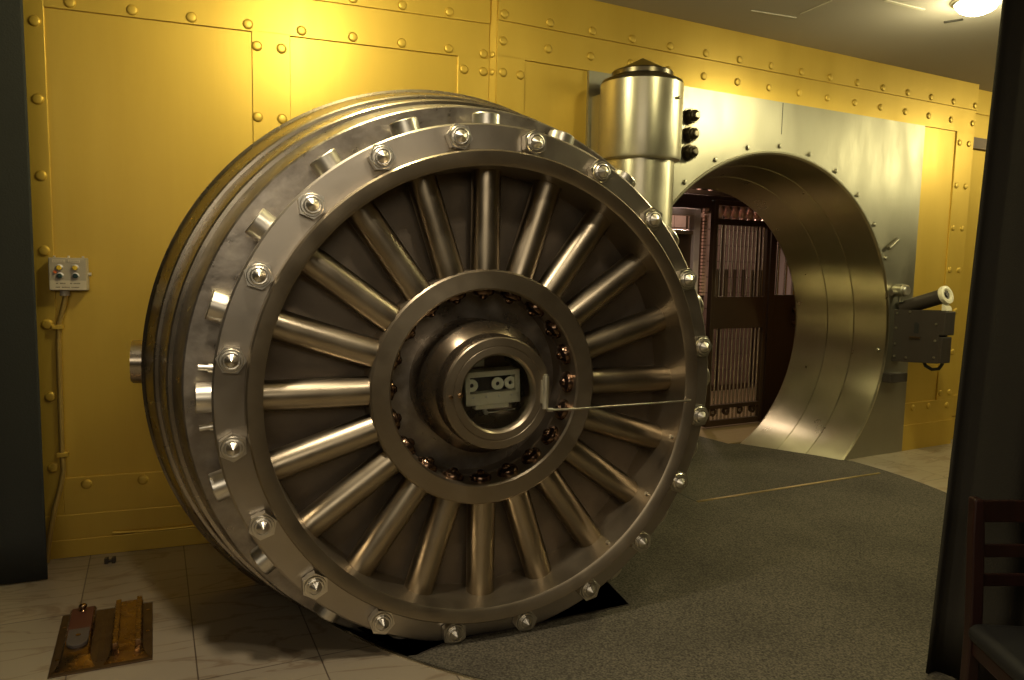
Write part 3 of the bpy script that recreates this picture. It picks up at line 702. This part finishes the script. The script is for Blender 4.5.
# ---------------------------------------------------------------- chair
ch = empty('dining_chair', (1.735, 2.21, 0), radians(-4)); tag(ch, 'dark mahogany slat-back chair with a black padded seat before the curtain', 'chair')
def post(x, y0, y1, z0, z1, lean):
    bm = bmesh.new(); rows = []
    for k in range(9):
        f = k / 8; z = z0 + (z1 - z0) * f; dy = lean * max(0, (z - .45)) ** 1.2
        w = .020 if k < 8 else .015
        rows.append([bm.verts.new((x + sx * w, (y0 + y1) / 2 + dy + sy * (y1 - y0) / 2, z)) for sx, sy in ((-1, -1), (1, -1), (1, 1), (-1, 1))])
    for a, b in zip(rows, rows[1:]):
        for k in range(4): bm.faces.new((a[k], a[(k + 1) % 4], b[(k + 1) % 4], b[k]))
    bm.faces.new(rows[0][::-1]); bm.faces.new(rows[-1]); return bm
for x in (-.20, .20):
    obj('back_post', post(x, .17, .215, .002, .895, .12), 'wood', ch, bevel=.006)
    obj('leg', B(x - .019, x + .019, -.20, -.162, .002, .43), 'wood', ch, bevel=.005)
    obj('stretcher', B(x - .010, x + .010, -.17, .18, .16, .19), 'wood', ch, bevel=.003)
def slat(z0, z1):
    bm = bmesh.new(); rows = []
    for k in range(9):
        f = k / 8; x = -.185 + .37 * f; bow = .018 * sin(pi * f); dy = .195 + .12 * max(0, ((z0 + z1) / 2 - .45)) ** 1.2 + bow
        rows.append([bm.verts.new((x, dy - .009, z0)), bm.verts.new((x, dy + .009, z0)), bm.verts.new((x, dy + .009, z1)), bm.verts.new((x, dy - .009, z1))])
    for a, b in zip(rows, rows[1:]):
        for k in range(4): bm.faces.new((a[k], a[(k + 1) % 4], b[(k + 1) % 4], b[k]))
    bm.faces.new(rows[0][::-1]); bm.faces.new(rows[-1]); return bm
for (a, b) in ((.815, .888), (.70, .742), (.605, .645)): obj('slat', slat(a, b), 'wood', ch, bevel=.003)
obj('seat_frame', B(-.21, .21, -.21, .20, .38, .43), 'wood', ch, bevel=.006)
bm = bmesh.new(); box(bm, -.225, .225, -.235, .195, .425, .49)
o = obj('seat_cushion', bm, 'seat', ch, smooth=60); bv = o.modifiers.new('bevel', 'BEVEL'); bv.width = .03; bv.segments = 5

# ---------------------------------------------------------------- ceiling and rest of the room
struct(obj('ceiling', B(-7, 10, -4, 10, CZ, CZ + .1), 'ceiling', None))
struct(obj('wall_front', B(-7, 10, -4.1, -4, 0, CZ), 'roomwall', None)); struct(obj('wall_side_west', B(-7.1, -7, -4, 4, 0, CZ), 'roomwall', None)); struct(obj('wall_side_east', B(10, 10.1, -4, 9.5, 0, CZ), 'roomwall', None))
wn = struct(obj('wall_gallery', B(-5.5, -.95, 0, .2, 0, CZ), 'roomwall', None)); wn.matrix_world = FL
def seamstrip(n_, a, b, w, m): 
    o = struct(obj(n_, ribbon([a, b], w, CZ - .006, CZ + .001), m, None)); return o
seamstrip('trim_4', (2.33, 5.03), (2.66, 5.19), .022, 'ceilseam')['label'] = 'pale raised strip on the ceiling'
seamstrip('trim_5', (1.55, 5.27), (1.90, 5.40), .010, 'ceilseam')['label'] = 'faint seam on the ceiling'
seamstrip('trim_6', (1.90, 5.32), (2.00, 5.05), .008, 'ceilseam')['label'] = 'faint cross seam on the ceiling'
vs = obj('ceiling_slot', ribbon([(2.93, 5.43), (3.02, 5.36)], .03, CZ - .008, CZ), 'slot', None); tag(vs, 'small dark slot in the ceiling near the bright lamp', 'ceiling slot')
dl = empty('ceiling_lamp', (2.90, 5.0, CZ), 0); tag(dl, 'glowing round ceiling lamp in the upper right corner', 'ceiling lamp')
obj('lamp_glass', lathe([(0, -.085), (.06, -.08), (.10, -.06), (.125, -.03), (.13, -.012), (0, -.012)], 40), 'lampglow', dl, smooth=60)
obj('lamp_rim', lathe([(.125, 0), (.15, 0), (.15, -.014), (.13, -.02), (.125, -.012)], 40, closed=True), 'strip', dl, smooth=30)

# ---------------------------------------------------------------- lights
def spot(name, loc, tgt, power, col, size=120, blend=.6, r=.08):
    l = bpy.data.lights.new(name, 'SPOT'); l.energy = power; l.color = col; l.spot_size = radians(size); l.spot_blend = blend; l.shadow_soft_size = r
    o = bpy.data.objects.new(name, l); COL.objects.link(o); o.location = loc
    o.rotation_euler = (Vector(tgt) - Vector(loc)).to_track_quat('-Z', 'Y').to_euler(); return o
def area(name, loc, tgt, power, col, sx, sy=None):
    l = bpy.data.lights.new(name, 'AREA'); l.energy = power; l.color = col; l.shape = 'RECTANGLE'; l.size = sx; l.size_y = sy or sx
    o = bpy.data.objects.new(name, l); COL.objects.link(o); o.location = loc
    o.rotation_euler = (Vector(tgt) - Vector(loc)).to_track_quat('-Z', 'Y').to_euler(); return o
WARM = (1, .91, .48); PINK = (1, .86, .63)
def point(name, loc, power, col, r=.08):
    l = bpy.data.lights.new(name, 'POINT'); l.energy = power; l.color = col; l.shadow_soft_size = r
    o = bpy.data.objects.new(name, l); COL.objects.link(o); o.location = loc; return o
spot('ceiling_lamp_light', (2.90, 5.0, CZ - .13), (2.9, 5.0, 0), 150, WARM, 172, .4, .10)
point('ceiling_lamp_glow', (2.90, 5.0, CZ - .30), 14, WARM, .10)
p = rw(8.8, -1.9, 3.1); point('far_lamp_light', p, 125, WARM, .10)
p = lw(.50, -1.25, 3.15); point('wall_lamp_light', p, 66, WARM, .12)
p = rw(3.0, -2.1, 3.12); point('hinge_fill_light', p, 22, WARM, .08)  # unseen fill, added to brighten the hinge housing and the ceiling over it
spot('room_downlight', (-.75, 2.15, 3.30), (-.25, 2.55, 0), 195, PINK, 88, .9, .10)
spot('room_downlight', (.4, 1.6, 3.30), (.4, 1.8, 0), 68, PINK, 150, .8, .12)
area('room_ambient', (0, -2.2, 2.9), (0, 3, 1.0), 36, PINK, 3.0, 1.2)
p = rw(6.0, 2.4, 2.7); spot('vault_light', p, rw(6.0, 2.6, 0), 130, (1, .78, .66), 165, .5, .1)
p = rw(4.6, 1.0, 2.6); spot('vault_light', p, rw(5.3, 1.45, 1.6), 26, (1, .80, .70), 80, .6, .08)  # added spot without a fixture, brightens the pale jamb beside the gate

w = bpy.data.worlds.new('world'); SC.world = w; w.use_nodes = True
w.node_tree.nodes['Background'].inputs['Color'].default_value = (.02, .017, .012, 1); w.node_tree.nodes['Background'].inputs['Strength'].default_value = 1

# ---------------------------------------------------------------- camera
cam = bpy.data.cameras.new('camera'); cam.sensor_width = 36; cam.lens = 760 / 1024 * 36; cam.clip_start = .05
co = bpy.data.objects.new('camera', cam); COL.objects.link(co)
pit, ro = .1008, .0196
fw = Vector((0, cos(pit), -sin(pit))); up0 = Vector((0, sin(pit), cos(pit))); r0_ = Vector((1, 0, 0))
r_ = r0_ * cos(ro) + up0 * sin(ro); u_ = -r0_ * sin(ro) + up0 * cos(ro)
co.matrix_world = Matrix(((r_.x, u_.x, -fw.x, 0), (r_.y, u_.y, -fw.y, 0), (r_.z, u_.z, -fw.z, EYE), (0, 0, 0, 1)))
SC.camera = co
SC.view_settings.view_transform = 'Standard'; SC.view_settings.look = 'None'; SC.view_settings.gamma = 1; SC.view_settings.use_curve_mapping = False
SC.view_settings.exposure = 0.0
